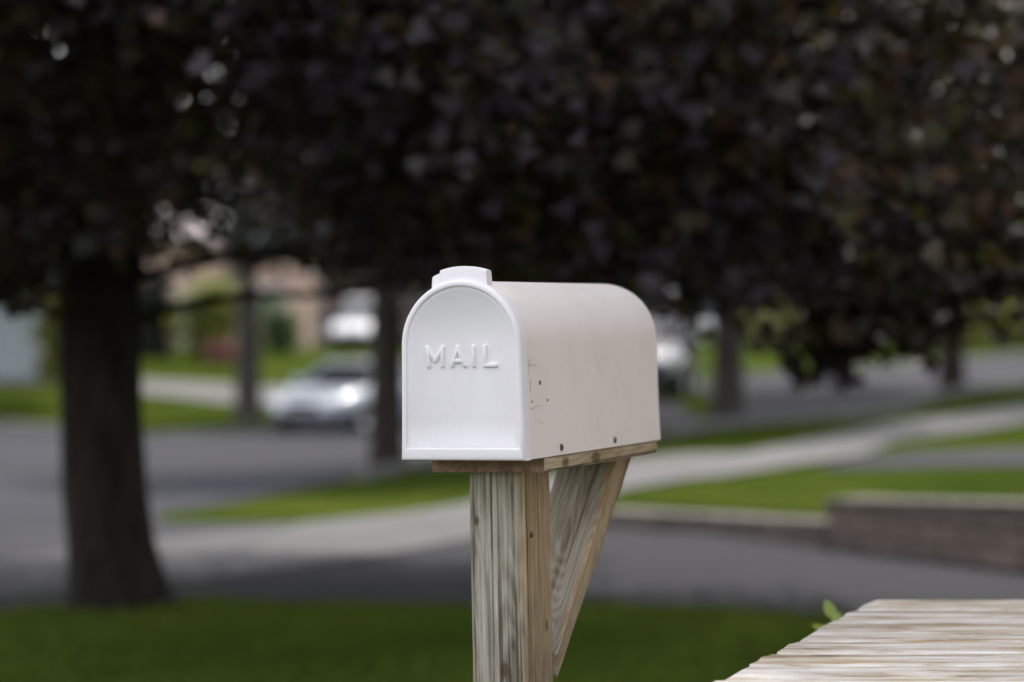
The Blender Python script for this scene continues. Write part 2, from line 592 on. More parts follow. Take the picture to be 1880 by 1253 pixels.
def block_mat():
    m, N, L, B = new_mat('split_face_block')
    tc = N.new('ShaderNodeTexCoord').outputs['Object']
    bt = N.new('ShaderNodeTexBrick')
    mp = N.new('ShaderNodeMapping')
    mp.inputs['Rotation'].default_value = (math.pi / 2, 0, 0)
    L.new(tc, mp.inputs['Vector'])
    L.new(mp.outputs[0], bt.inputs['Vector'])
    bt.inputs['Scale'].default_value = 1
    bt.inputs['Brick Width'].default_value = .30
    bt.inputs['Row Height'].default_value = .10
    bt.inputs['Mortar Size'].default_value = .006
    bt.inputs['Color1'].default_value = (.46, .39, .34, 1)
    bt.inputs['Color2'].default_value = (.29, .255, .235, 1)
    bt.inputs['Mortar'].default_value = (.06, .055, .05, 1)
    n = noise(N, L, tc, 45, 5, .7)
    r = ramp(N, [(.3, (.55, .5, .48)), (.7, (1.35, 1.3, 1.25))])
    L.new(n, r.inputs[0])
    L.new(mixc(N, L, 1.0, bt.outputs['Color'], r.outputs[0], 'MULTIPLY'), B.inputs['Base Color'])
    B.inputs['Roughness'].default_value = .95
    bump(N, L, B, n, 1, .012)
    return m


M['block'] = block_mat()
M['cap'] = simple('capstone_concrete', (.22, .20, .175), .95, var=.3, scale=7, spec=.1, bumps=.004)
wall = empty('retaining_wall', (W0.x, W0.y, 0), (0, 0, math.atan2(wd.y, wd.x)))
tag(wall, 'low grey block retaining wall with pale capstones beside the driveway, stepping up to the right', 'retaining wall')


def wall_top(s):
    return .075 + s * .036 if s < BRK else .285 + min(s - BRK, 2.7) * .05


for nm, s0, s1 in (('lower_course', 0, BRK), ('upper_course', BRK, WL)):
    bm = bmesh.new()
    for i in range(int((s1 - s0) / .3 + .999)):
        a, b = s0 + i * .3, min(s0 + i * .3 + .3, s1)
        o_ = rnd.uniform(-.006, .006)
        rings = [[Vector((s, y, z)) for y, z in ((o_, -.35), (o_, wall_top(s) - .06), (.26, wall_top(s) - .06), (.26, -.35))] for s in (a + .002, b - .002)]
        loft(bm, rings)
    cw = obj(nm, bm, M['block'], wall)
    k = int((s1 - s0) / .42)
    for i in range(k):
        a, b = s0 + (s1 - s0) * i / k, s0 + (s1 - s0) * (i + 1) / k
        bm = bmesh.new()
        rings = [[Vector((s, y, wall_top(s) + z)) for y, z in ((-.02, -.057), (-.022, -.004), (-.012, .003), (.28, .003), (.28, -.057))] for s in (a + .003, b - .003)]
        loft(bm, rings)
        obj('capstone', bm, M['cap'], cw)


def raised_z(x, y):
    rx, ry = np.asarray(x) - W0.x, np.asarray(y) - W0.y
    s = rx * wd.x + ry * wd.y
    dist = rx * wn_.x + ry * wn_.y
    top = np.where(s < BRK - .1, .06 + s * .036, np.where(s > BRK + .1, .262 + np.minimum(s - BRK, 2.7) * .05, np.interp(s, [BRK - .1, BRK + .1], [.13, .262])))
    depth = np.where(s < 0, 2.5, 3.5 + .6 * np.clip(s, 0, 6))
    f = np.clip(1 - (dist - .2) / depth, 0, 1)
    f = f * f * (3 - 2 * f)
    return ground_z(x, y) * (1 - f) + top * f


def wp(s, d_):
    p = W0 + wd * s + wn_ * d_
    return (p.x, p.y)


sheet('raised_lawn', [wp(0, .24), wp(WL, .24), ground_hit(3000, 868), ground_hit(2300, 868), ground_hit(1880, 868), ground_hit(1500, 874), ground_hit(1342, 884), ground_hit(1160, 908)], .03, M['lawn'], .3, raised_z)
# a brick-sized wedge of soil closes the front end of the raised lawn
# ------------------------------------------------------------------ the mailbox
BOXP = Vector((-.0749, 3.6213, -.2339 + CAM_Z))
mail = empty('mailbox', BOXP, (0, -.0213, -.402))
tag(mail, 'white plastic mailbox with raised MAIL lettering on a weathered wooden post with diagonal brace', 'mailbox')
MW = Matrix.LocRotScale(BOXP, Euler((0, -.0213, -.402)), None)
MI = MW.inverted()
BW, BH, BL = .205, .2716, .612
R0 = BW * .96 / 2
ZS = BH - R0


def outline(t, tb, k=1.0, n=40):
    """door/body section: splayed straight sides with a half-round top"""
    hw, r = (BW / 2 - t) * k, (R0 - t) * k
    p = [(-hw, tb), (hw, tb)]
    for z in (.25, .55, .8):
        q = hw + (r - hw) * z ** .6
        p.append((q, tb + (ZS - tb) * z))
    for i in range(n + 1):
        a = math.pi * i / n
        p.append((r * math.cos(a), ZS + r * math.sin(a)))
    for z in (.8, .55, .25):
        q = hw + (r - hw) * z ** .6
        p.append((-q, tb + (ZS - tb) * z))
    return p


def ring3(o, y):
    return [Vector((x, y, z)) for x, z in o]


bm = bmesh.new()
loft(bm, [ring3(outline(.0022, .0012), .018), ring3(outline(.0016, .0008), .022), ring3(outline(.0016, .0008), BL - .012),
          ring3(outline(.0022, .0012), BL - .005), ring3(outline(.0045, .003), BL - .001), ring3(outline(.008, .006), BL)], True, True)
body = obj('body', bm, M['body_plastic'], mail, True)
mod = body.modifiers.new('edge', 'EDGE_SPLIT')
mod.split_angle = math.radians(40)

bm = bmesh.new()
loft(bm, [ring3(outline(.004, .004), .024), ring3(outline(0, 0), .0245), ring3(outline(0, 0), .006), ring3(outline(.0006, .0006), .0035),
          ring3(outline(.0018, .0018), .0014), ring3(outline(.0036, .0036), .0004), ring3(outline(.0055, .006), 0), ring3(outline(.0084, .0162), .0001),
          ring3(outline(.0093, .0174), .0007), ring3(outline(.0100, .0181), .0022), ring3(outline(.0108, .0188), .0036),
          ring3(outline(.0165, .0225), .0040), ring3(outline(.0172, .0232), .0046)], True, True)
door = obj('door', bm, M['door_plastic'], mail, True)
mod = door.modifiers.new('edge', 'EDGE_SPLIT')
mod.split_angle = math.radians(50)
PANEL_Y = .0046

# pull tab: a curved lip that follows the arch
bm = bmesh.new()


def tab(xa, xb, h, ya, yb, n=14, lean=.006, lean0=.0):
    rings = []
    for i in range(n + 1):
        x = xa + (xb - xa) * i / n
        a = math.acos(max(-1, min(1, x / R0)))
        e = lean if i == n else (-lean0 if i == 0 else 0)
        sec_ = []
        for rr, y in ((R0 - .004, ya), (R0 + h - .0025, ya), (R0 + h - .0008, ya + .0008), (R0 + h, ya + .0028), (R0 + h, yb - .002), (R0 + h - .002, yb), (R0 - .004, yb)):
            k = (rr - R0) / h
            xx = x + e * (1 - min(1, max(0, k))) * .45
            sec_.append(Vector((xx, y, ZS + math.sqrt(max(1e-6, rr * rr - xx * xx)))))
        rings.append(sec_)
    loft(bm, rings)


tab(-.0350, .0405, .0205, .010, .030, 14, .005, 0)
tab(-.0485, -.0345, .0168, .0125, .029, 6, 0, .005)
tb_ = obj('pull_tab', bm, M['door_plastic'], door, True)
mod = tb_.modifiers.new('edge', 'EDGE_SPLIT')
mod.split_angle = math.radians(35)

# raised lettering: M A I L
bm = bmesh.new()
LZ0, LZ1, SW, SH = .1395, .1735, .0032, .0032
stk = 0


def stroke(x0, z0, x1, z1):
    global stk
    stk += 1
    d = Vector((x1 - x0, z1 - z0))
    L_ = d.length
    d.normalize()
    n = Vector((-d.y, d.x))
    rings = []
    h = SH + stk * .00007
    for off, y in ((.0004, PANEL_Y + .001), (.0002, PANEL_Y - h * .45), (-.0004, PANEL_Y - h * .8), (-.0014, PANEL_Y - h)):
        r = SW + off
        o = []
        for i in range(17):
            a = -math.pi / 2 + math.pi * i / 16
            q = d * (L_ + math.cos(a) * r) + n * (math.sin(a) * r)
            o.append(Vector((x0 + q.x, y, z0 + q.y)))
        for i in range(17):
            a = math.pi / 2 + math.pi * i / 16
            q = d * (math.cos(a) * r) + n * (math.sin(a) * r)
            o.append(Vector((x0 + q.x, y, z0 + q.y)))
        rings.append(o)
    loft(bm, rings)


a, b = LZ0 + SW, LZ1 - SW
for s_ in ((-.0530, a, -.0555, b), (-.0555, b, -.0425, a + .0075), (-.0425, a + .0075, -.0300, b), (-.0300, b, -.0305, a),
           (-.0150, a, -.0048, b), (-.0048, b, .0062, a), (-.0115, a + .0070, .0030, a + .0070),
           (.0205, a, .0205, b), (.0390, b, .0395, a), (.0395, a, .0560, a)):
    stroke(*s_)
lt = obj('raised_lettering', bm, M['door_plastic'], door, True)
mod = lt.modifiers.new('edge', 'EDGE_SPLIT')
mod.split_angle = math.radians(60)


def side_pt(y, z):
    """x of the right-hand wall of the body at height z"""
    q = max(0, z / ZS) ** .6
    hw, r = BW / 2 - .0016, R0 - .0016
    return hw + (r - hw) * q


RX = Matrix.Rotation(math.pi / 2, 4, 'Y')
for y, z, r in ((.0753, .1141, .0036), (.0417, .0865, .0019), (.1023, .0868, .0022)):
    bm = bmesh.new()
    Mx = Matrix.Translation((side_pt(y, z) - .004, y, z)) @ RX
    disc(bm, (0, 0, 0), r, .0043, Mx)
    obj('drill_hole', bm, M['hole'], body)
    # lighter burr round the hole
for (y, z), mt, nm in (((.1496, .0121), 'rust', 'screw'), ((.383, .0118), 'steel', 'screw')):
    bm = bmesh.new()
    Mx = Matrix.Translation((side_pt(y, z) - .001, y, z)) @ RX
    rings = []
    for r, h in ((.0058, 0), (.0058, .0016), (.0048, .0032), (.003, .0042), (.0012, .0046)):
        rings.append([Mx @ Vector((r * math.cos(k * math.pi / 10), r * math.sin(k * math.pi / 10), h)) for k in range(20)])
    loft(bm, rings)
    sc_ = obj(nm, bm, M[mt], body, True)
    if mt == 'rust':
        sc_['label'] = 'rusty brown screw head'
    # rust bleeding below
bm = bmesh.new()
y, z = .0195, .0145
tube(bm, [(side_pt(y, z) + .0002, y + .0075 * math.cos(t), z + .0075 * math.sin(t) * 1.3) for t in np.linspace(0, 5.6, 18)], .00035, 5)
tube(bm, [(side_pt(y, z) + .0002, y + .003 * math.cos(t), z + .003 * math.sin(t)) for t in np.linspace(0, 6.2, 12)], .0004, 5)
obj('hinge_ring', bm, M['ink'], body)


def scribble(pts, r=.00032):
    b_ = bmesh.new()
    tube(b_, [(side_pt(y, z) + .00005, y, z) for y, z in pts], r, 5)
    obj('pen_mark', b_, M['ink'], body)


# strokes of the faded pen note
scribble([(.030, .143), (.033, .146), (.036, .1425), (.034, .139), (.031, .141), (.036, .1425), (.041, .1405), (.046, .143), (.050, .1405), (.055, .142), (.060, .1395), (.066, .1405)])
scribble([(.036, .152), (.035, .143), (.033, .132), (.032, .125)])
scribble([(.040, .150), (.044, .146)], .00025)
scribble([(.040, .121), (.0385, .117), (.041, .1155)], .0005)
scribble([(.036, .116), (.037, .108), (.0365, .101)], .00045)
scribble([(.034, .077), (.044, .0765), (.055, .0785), (.066, .079), (.078, .080)], .00025)
scribble([(.042, .0765), (.047, .0735)], .00022)
scribble([(.050, .0595), (.075, .054), (.086, .050)], .00015)
scribble([(.0205, .166), (.021, .164)], .0007)
# support board, post, brace
def timber(bm, x0, x1, y0, y1, z0, z1, bev=.003, wob=.0007, cuts=14, ax=2):
    """bevelled length of timber whose arrises wander a little"""
    lo, hi = [(x0, x1), (y0, y1), (z0, z1)][ax]
    oth = [i for i in range(3) if i != ax]
    (a0, a1), (b0, b1) = [[(x0, x1), (y0, y1), (z0, z1)][i] for i in oth]
    rings = []
    for i in range(cuts + 1):
        t = lo + (hi - lo) * i / cuts
        prof = []
        for (a, b, sa, sb) in ((a0, b0, 1, 1), (a1, b0, -1, 1), (a1, b1, -1, -1), (a0, b1, 1, -1)):
            q = [(a + sa * bev, b), (a, b + sb * bev)]
            if (sa, sb) in ((1, 1), (-1, -1)):
                q = q[::-1]
            w_ = rnd.uniform(-wob, wob), rnd.uniform(-wob, wob)
            prof += [(u + w_[0], v + w_[1]) for u, v in q]
        ring = []
        for u, v in prof:
            p = [0, 0, 0]
            p[ax], p[oth[0]], p[oth[1]] = t, u, v
            ring.append(Vector(p))
        rings.append(ring)
    loft(bm, rings)


bm = bmesh.new()
timber(bm, -.0885, .0992, .0825, .590, -.0222, -.0008, .002, .0006, 10, 1)
bd = obj('support_board', bm, M['board'], mail)
bd.data.materials.append(M['end_grain'])
for p in bd.data.polygons:
    if abs(p.normal.y) > .8:
        p.material_index = 1
bm = bmesh.new()
timber(bm, -.0430, .0500, .1180, .2250, -1.45, -.0226, .004, .0006, 40, 2)
post = obj('post', bm, M['post'], mail)
for x, y, z, r in ((.052, .128, -.118, .0034),):
    bm = bmesh.new()
    Mx = Matrix.Translation((.0505 - .002, .142, -.1225)) @ RX
    rings = [[Mx @ Vector((q * math.cos(k * math.pi / 8), q * math.sin(k * math.pi / 8), h)) for k in range(16)] for q, h in ((.0048, 0), (.0046, .003), (.003, .0042))]
    loft(bm, rings)
    obj('nail', bm, M['rust'], post, True)
# brace: flat timber from the post's back up to the far end of the board
up_a, up_b = Vector((0, .512, -.0235)), Vector((0, .2245, -.318))
dn_a, dn_b = Vector((0, .588, -.0235)), Vector((0, .2265, -.354))
ang = math.atan2(up_a.z - up_b.z, up_a.y - up_b.y)
br = empty('brace_frame', (0, 0, 0))
bpy.data.objects.remove(br)
bm = bmesh.new()
Rb = Matrix.Rotation(-ang, 4, 'X')        # rotate the slope onto local Y for the grain
rings = []
org = Vector((0, .2235, -.326))
for i in range(13):
    t = i / 12
    a_, b_ = up_b.lerp(up_a, t), dn_b.lerp(dn_a, t)
    wv = rnd.uniform(-.0008, .0008)
    ring = []
    for x, p, q in ((-.046, a_, b_), (-.043, a_, b_), (.0575, a_, b_), (.0608, a_, b_)):
        pass
    for x, f in ((-.0465, .06), (-.0435, .0), (.0535, .0), (.0562, .05), (.0562, .95), (.0535, 1), (-.0435, 1), (-.0465, .94)):
        p = a_.lerp(b_, f)
        ring.append(Rb @ (Vector((x + wv, p.y, p.z)) - org))
    rings.append(ring)
loft(bm, rings)
brace = obj('brace', bm, M['brace'], mail)
brace.location = org
brace.rotation_euler = (ang, 0, 0)

# ------------------------------------------------------------------ weathered table in the right foreground
TZ = .866
tbl = empty('wooden_table', (1.2, 3.9, 0))
tag(tbl, 'bleached weathered wooden table with peeling planks in the right foreground', 'table')
y_ = 2.92
k = 0
while y_ < 4.36:
    wdt = min(rnd.uniform(.115, .150), 4.385 - y_)
    if 4.385 - y_ - wdt < .05:
        wdt = 4.385 - y_
    yc = y_ + wdt / 2
    xl = .292 + (yc - 3.42) * .385 + rnd.uniform(-.006, .006)
    bm = bmesh.new()
    cuts = 30
    rings = []
    ztop = rnd.uniform(-.0035, .0015)
    for i in range(cuts + 1):
        x = xl + (2.1 - xl) * i / cuts
        h = [ztop + rnd.uniform(-.0004, .0004) for _ in range(5)]
        e0, e1 = .0012 + rnd.uniform(0, .0006), .0012 + rnd.uniform(0, .0006)
        sk = .385
        pr = [(y_ + e0, -.03), (y_ + e0, -.006 + h[0]), (y_ + e0 + .006, h[0]), (y_ + wdt * .35, h[1] + .001), (y_ + wdt * .65, h[2] + .001), (y_ + wdt - e1 - .006, h[3]), (y_ + wdt - e1, -.006 + h[4]), (y_ + wdt - e1, -.03)]
        ring = []
        for yy, zz in pr:
            xx = x + (yy - yc) * sk * (1 - i / cuts) + (rnd.uniform(-.004, .004) if i == 0 else 0)
            ring.append(Vector((xx - 1.2, yy - 3.9, TZ + zz)))
        rings.append(ring)
    loft(bm, rings)
    obj('plank', bm, M['table'], tbl)
    y_ += wdt
    k += 1
for yy in (3.05, 4.22):
    for xx in (.62 if yy > 3.5 else .36, 1.95):
        bm = bmesh.new()
        box(bm, xx - 1.2, xx - 1.11, yy - 3.9 - .04, yy - 3.9 + .05, 0, TZ - .033, .004)
        obj('leg', bm, M['table'], tbl)
for xx in (.68, 1.9):
    bm = bmesh.new()
    box(bm, xx - 1.2, xx - 1.15, -.80, .40, TZ - .12, TZ - .033, .003)
    obj('rail', bm, M['table'], tbl)


# ------------------------------------------------------------------ foliage
def leaf_shape(kind):
    if kind == 'maple':
        p = [(0, 0), (.16, .05), (.42, .02), (.34, .22), (.52, .42), (.30, .48), (.22, .62), (.10, .66), (0, 1.0)]
        p = p + [(-x, y) for x, y in p[-2:0:-1]]
    elif kind == 'rag':
        p = [(0, 0), (.4, .12), (.3, .4), (.5, .7), (.12, .72), (0, 1), (-.3, .75), (-.5, .5), (-.25, .35), (-.38, .08)]
    elif kind == 'blade':
        p = [(-.5, 0), (.5, 0), (0, 1)]
    else:
        p = [(0, 0), (.22, .2), (.27, .45), (.16, .78), (0, 1), (-.16, .78), (-.27, .45), (-.22, .2)]
    return np.array(p, float)


def leaf_mesh(name, pos, nrm, head, size, kind, mat, parent=None, tone=None, fold=.18, width=1.0):
    sh = leaf_shape(kind)
    n, k = len(pos), len(sh)
    nrm = nrm / np.linalg.norm(nrm, axis=1, keepdims=True)
    head = head - nrm * (head * nrm).sum(1, keepdims=True)
    head /= np.linalg.norm(head, axis=1, keepdims=True) + 1e-9
    side = np.cross(head, nrm)
    u = sh[:, 0][None, :, None] * width
    v = (sh[:, 1][None, :, None] - .4)
    s = size[:, None, None]
    V = pos[:, None, :] + s * (side[:, None, :] * u + head[:, None, :] * v) + s * nrm[:, None, :] * (np.abs(u) * fold - fold * .9 * np.maximum(v, 0) ** 2)
    V = V.reshape(-1, 3).astype(np.float32)
    me = bpy.data.meshes.new(name)
    me.vertices.add(n * k)
    me.vertices.foreach_set('co', V.ravel())
    me.loops.add(n * k)
    me.loops.foreach_set('vertex_index', np.arange(n * k, dtype=np.int32))
    me.polygons.add(n)
    me.polygons.foreach_set('loop_start', np.arange(0, n * k, k, dtype=np.int32))
    me.update(calc_edges=True)
    at_ = me.attributes.new('tone', 'FLOAT', 'FACE')
    at_.data.foreach_set('value', (rng.random(n) if tone is None else tone).astype(np.float32))
    me.validate()
    return link(name, me, mat, parent)


def unit(n):
    v = rng.normal(size=(n, 3))
    return v / np.linalg.norm(v, axis=1, keepdims=True)


def crown(name, centers, sig, per, size, kind, mat, parent, origin, c0, droop=.35, up=.7, clump_tone=.5, spread=.55, fold=.18):
    """leaf clumps: leaves gather on small sprays, tilt outwards and hang a little"""
    centers = np.asarray(centers)
    nc = len(centers)
    pos = np.repeat(centers, per, 0)
    off = np.clip(rng.normal(size=pos.shape), -1.7, 1.7) * np.repeat(sig, per)[:, None] * np.array([1, 1, .62])
    pos = pos + off
    out = pos - np.asarray(c0)
    out /= np.linalg.norm(out, axis=1, keepdims=True) + 1e-6
    nrm = np.array([0, 0, up]) + out * .35 + rng.normal(size=pos.shape) * spread
    head = out * .6 + np.array([0, 0, -droop]) + rng.normal(size=pos.shape) * .6
    sz = size * rng.uniform(.65, 1.25, len(pos))
    ct = np.repeat(rng.random(nc), per)
    tone = np.clip(ct * clump_tone + rng.random(len(pos)) * (1 - clump_tone) + rng.normal(size=len(pos)) * .06, 0, 1)
    return leaf_mesh(name, pos - np.asarray(origin), nrm, head, sz, kind, mat, parent, tone, fold)


def trunk_mesh(name, pts, rad, mat, parent, seg=18, flare=0, jit=.05):
    bm = bmesh.new()
    tube(bm, pts, rad, seg, jit)
    return obj(name, bm, mat, parent, True)


def smooth_path(P, n):
    P = [Vector(p) for p in P]
    out = []
    for i in range(len(P) - 1):
        p0, p1, p2, p3 = P[max(i - 1, 0)], P[i], P[i + 1], P[min(i + 2, len(P) - 1)]
        for j in range(n):
            t = j / n
            out.append(.5 * ((2 * p1) + (p2 - p0) * t + (2 * p0 - 5 * p1 + 4 * p2 - p3) * t * t + (-p0 + 3 * p1 - 3 * p2 + p3) * t ** 3))
    out.append(P[-1])
    return out


def limb(name, P, r0, r1, mat, parent, n=5):
    pts = smooth_path(P, n)
    k = len(pts)
    return trunk_mesh(name, pts, [r0 + (r1 - r0) * (i / (k - 1)) ** .8 for i in range(k)], mat, parent, 10, 0, .06)


# ---- big purple maple on the near lawn, left
tA = at(207, 11.3)
treeA = empty('maple_tree', tA)
tag(treeA, 'large purple leaved maple with thick dark trunk on the near lawn at left', 'tree')
zs_ = [-.15, 0, .06, .16, .32, .55, .9, 1.3, 1.7, 2.1, 2.6]
rr_ = [.30, .262, .235, .218, .206, .197, .190, .188, .194, .215, .21]
cx_ = [.03, .02, .012, .0, -.02, -.035, -.05, -.062, -.07, -.07, -.05]
bm = bmesh.new()
rings = []
for z, r, cx in zip(zs_, rr_, cx_):
    ring = []
    for k in range(28):
        t = 2 * math.pi * k / 28
        lobes = 1 + (.10 * math.sin(3 * t + .8) + .07 * math.sin(5 * t)) * max(0, 1 - z / .5) + .03 * math.sin(9 * t + z * 4) + rnd.uniform(-.012, .012)
        ring.append(Vector((cx + r * lobes * math.cos(t), r * lobes * math.sin(t), z)))
    rings.append(ring)
loft(bm, rings)
obj('trunk', bm, M['bark'], treeA, True)
limbsA = [
    [(-.05, 0, 2.3), (-.35, -.3, 3.4), (-1.2, -.9, 4.8), (-2.2, -1.6, 6.0)],
    [(-.02, 0, 2.4), (.25, .2, 3.6), (.5, .6, 5.2), (.6, .9, 7.4)],
    [(0, .0, 2.2), (.7, -.5, 3.0), (1.9, -1.2, 3.7), (3.4, -1.9, 3.9)],
    [(.05, 0, 1.55), (.6, .1, 1.66), (1.3, .2, 1.66), (2.4, .3, 1.95)],
    [(.05, 0, 1.35), (.5, .25, 1.47), (1.1, .5, 1.50), (2.1, .7, 1.72)],
    [(0, .1, 2.3), (.3, 1.0, 3.4), (.9, 2.3, 4.3), (1.6, 3.6, 4.8)],
    [(-.05, .1, 2.2), (-.9, .8, 3.1), (-2.2, 1.7, 3.8), (-3.4, 2.4, 4.0)],
    [(-.1, -.05, 2.1), (-.9, -.3, 2.6), (-2.2, -.5, 3.0), (-3.6, -.7, 3.1)]]
lr = [.13, .15, .12, .032, .034, .11, .10, .09]
for P, r in zip(limbsA, lr):
    limb('limb', P, r, r * .25, M['bark'], treeA)


def zbot(x, y):
    """underside of the crown: lowest sprays hang towards the right"""
    x = np.asarray(x)
    base = np.interp(x, [-6, -2.6, -2.15, -1.2, -.95, -.6, -.2, .5, .9, 1.15, 1.4, 1.62, 1.85, 2.2, 3.5],
                    [1.42, 1.46, 1.62, 1.62, 1.46, 1.47, 1.46, 1.42, 1.40, 1.33, 1.20, 1.14, 1.30, 1.38, 1.38])
    return base + np.clip(8.3 - np.asarray(y), 0, 6) * .55 + np.clip(np.asarray(y) - 11.5, 0, 9) * .02


def crown_points(n, c0, rad, lowfrac):
    out = []
    while len(out) < n:
        u = unit(400)
        r = rng.random(400) ** (1 / 2.4)
        p = np.array(c0) + u * r[:, None] * np.array(rad)
        ok = p[:, 2] > zbot(p[:, 0], p[:, 1]) + .20
        out += list(p[ok])
    return np.array(out[:n])


c0A = np.array([-.6, 10.7, 4.8])
radA = np.array([5.8, 5.8, 5.4])
cent = crown_points(1350, c0A, radA, 0)
# lower apron of sprays close to the underside
m_ = 620
ax_ = rng.uniform(-5.8, 3.6, m_)
ay_ = rng.uniform(7.4, 15.2, m_)
keep = ((ax_ - c0A[0]) / 4.9) ** 2 + ((ay_ - c0A[1]) / 4.3) ** 2 < 1
ax_, ay_ = ax_[keep], ay_[keep]
az_ = zbot(ax_, ay_) + .16 + rng.random(len(ax_)) ** 1.4 * 1.5
low = np.stack([ax_, ay_, az_], 1)
shade_sprays = np.stack([rng.uniform(-1.5, 4.0, 170), rng.uniform(6.3, 10.5, 170), rng.uniform(4.8, 9.6, 170)], 1)  # extra sprays above the view, added on the sun path to shade the mailbox
shade_sprays = shade_sprays[(((shade_sprays - c0A) / (radA * 1.03)) ** 2).sum(1) < 1]
cent = np.vstack([cent, low, shade_sprays])


def clear_of(cent, p, q, r):
    """drop sprays that crowd a natural opening running from p to q"""
    p, q = np.array(p), np.array(q)
    t = np.clip(((cent - p) @ (q - p)) / ((q - p) @ (q - p)), 0, 1)
    return cent[np.linalg.norm(cent - (p + t[:, None] * (q - p)), axis=1) > r]


def openings(cent, d0, d1, k=1.0):
    for (px, py, r) in ((385, 408, .34), (335, 466, .36), (405, 468, .40), (478, 275, .23), (433, 180, .18), (190, 155, .24), (720, 8, .22), (530, 515, .46), (640, 570, .36)):
        v = ray(px, py)
        o_ = np.array([0, 0, CAM_Z])
        cent = clear_of(cent, o_ + v * d0, o_ + v * d1, r * k)
    return cent


cent = cent[~((cent[:, 0] > .6) & (cent[:, 1] > 12.9 - (cent[:, 0] - .6) * .5))]
cent = openings(cent, 5.5, 18)
hang = np.array([(1.36, 10.2, 1.52), (1.40, 10.1, 1.38), (1.36, 10.1, 1.27), (1.33, 10.15, 1.16), (1.64, 10.3, 1.44), (1.72, 10.3, 1.30),
                 (-2.12, 10.4, 1.46), (.93, 10.9, 1.46), (1.05, 10.8, 1.5)])
sg_ = np.concatenate([np.full(len(cent), .19) + rng.random(len(cent)) * .14, np.full(len(hang), .10)])
cent = np.vstack([cent, hang])
cA = crown('crown', cent, sg_, 118, .086, 'maple', M['maple'], treeA, tA, c0A, .5, 1.0, .6, .48, .38)

# ---- verge trees along the street
def verge_tree(px, d, rt, h, rad, zc, zb, nclump, label, mat, group, bark='bark', leaf=.19, kind='maple', dx=0, trunk_h=None, per=30):
    p = at(px, d)
    t = empty('maple_tree' if kind == 'maple' else 'broadleaf_tree', p)
    tag(t, label, 'tree', group)
    th = h * .55
    Z = [-.1, 0, .12, .35, .8, 1.5, th * .6, th]
    Rr = [rt * 1.45, rt * 1.3, rt * 1.15, rt * 1.04, rt, rt * .97, rt * .85, rt * .5]
    lean = rnd.uniform(-.008, .008)
    trunk_mesh('trunk', [(lean * z, 0, z) for z in Z], Rr, M[bark], t, 16)
    for k in range(5):
        a = k * 2 * math.pi / 5 + rnd.uniform(-.4, .4)
        z0 = rnd.uniform(zb + .5, th * .8)
        L_ = rad * rnd.uniform(.55, .8)
        limb('limb', [(0, 0, z0), (math.cos(a) * L_ * .4, math.sin(a) * L_ * .4, z0 + .7), (math.cos(a) * L_, math.sin(a) * L_, z0 + 1.5)], rt * .4, rt * .1, M[bark], t, 3)
    c0 = np.array([p.x + dx, p.y, p.z + zc])
    u = unit(nclump * 3)
    r = rng.random(nclump * 3) ** (1 / 2.6)
    c = c0 + u * r[:, None] * np.array([rad, rad, h - zc])
    lump = .25 * np.sin(c[:, 0] * 1.7 + px) + .2 * np.sin(c[:, 1] * 1.3 + d)
    c = c[c[:, 2] > p.z + zb + .3 + lump][:nclump]
    if d < 55:
        c = openings(c, 19, 60, 1.7)
    crown('crown', c, np.full(len(c), .34), per, leaf, kind, mat, t, p, c0)
    return t


VG = 'trees on the verge along the street'
verge_tree(710, 27, .185, 7.5, 2.8, 4.4, 1.9, 330, 'slim dark trunked maple on the verge just left of the mailbox, before the silver car', M['maple'], VG, dx=.8)
verge_tree(1337, 31, .205, 8.5, 3.4, 4.7, 1.75, 420, 'grey trunked maple on the street verge just right of the mailbox', M['maple'], VG, bark='grey_bark')
verge_tree(1747, 39, .21, 9, 4.4, 5.0, 1.7, 480, 'dark trunked maple farthest right along the street verge', M['maple'], VG)
verge_tree(-70, 55, .22, 8.5, 4.2, 5.4, 2.7, 330, 'leafy street tree across the road whose branches enter at the left edge', M['dark_green_leaf'], VG, bark='grey_bark', kind='rag', leaf=.28)
verge_tree(455, 51, .27, 6.6, 2.6, 4.5, 2.8, 280, 'grey trunked tree across the street between the big maple and the silver car', M['dark_green_leaf'], VG, bark='grey_bark', kind='rag', leaf=.28, dx=1.2)

# ---- background trees beyond the houses and gardens
BG = 'leafy trees in the far gardens'
far = [(60, 96, 10, 5, .5, 'dark_green_leaf', 'dark bushy tree far back behind the garage at the left edge'),
       (120, 105, 12, 5, .4, 'dark_green_leaf', 'tall dark tree hidden behind the big maple trunk'),
       (225, 122, 14, 5, 2.0, 'dark_green_leaf', 'tall dark tree rising behind the left end of the peach brick house'),
       (620, 118, 9, 5, 2.6, 'dark_green_leaf', 'wide dark tree rising behind the pale gabled house'),
       (830, 110, 12, 6.5, .4, 'dark_green_leaf', 'broad dark tree in the distance behind the mailbox'),
       (1080, 100, 11, 6, .4, 'dark_green_leaf', 'broad dark tree in the distance at the back end of the mailbox'),
       (1300, 108, 12, 6, 1.6, 'green_leaf', 'green tree in the distance right of the mailbox'),
       (1490, 92, 10, 5, 1.0, 'dark_green_leaf', 'dark tree behind the far lawn between the two right verge maples'),
       (1690, 86, 10, 5, 1.3, 'dark_green_leaf', 'dark tree behind the far lawn left of the rightmost verge maple'),
       (1900, 80, 10, 5, 1.2, 'green_leaf', 'green tree in the distance at the right edge')]
for px, d, h, rad, zb, mt, lb in far:
    verge_tree(px, d, .25, h, rad, h * .52, zb, 330, lb, M[mt], BG, bark='grey_bark', kind='rag', leaf=.42, per=30)


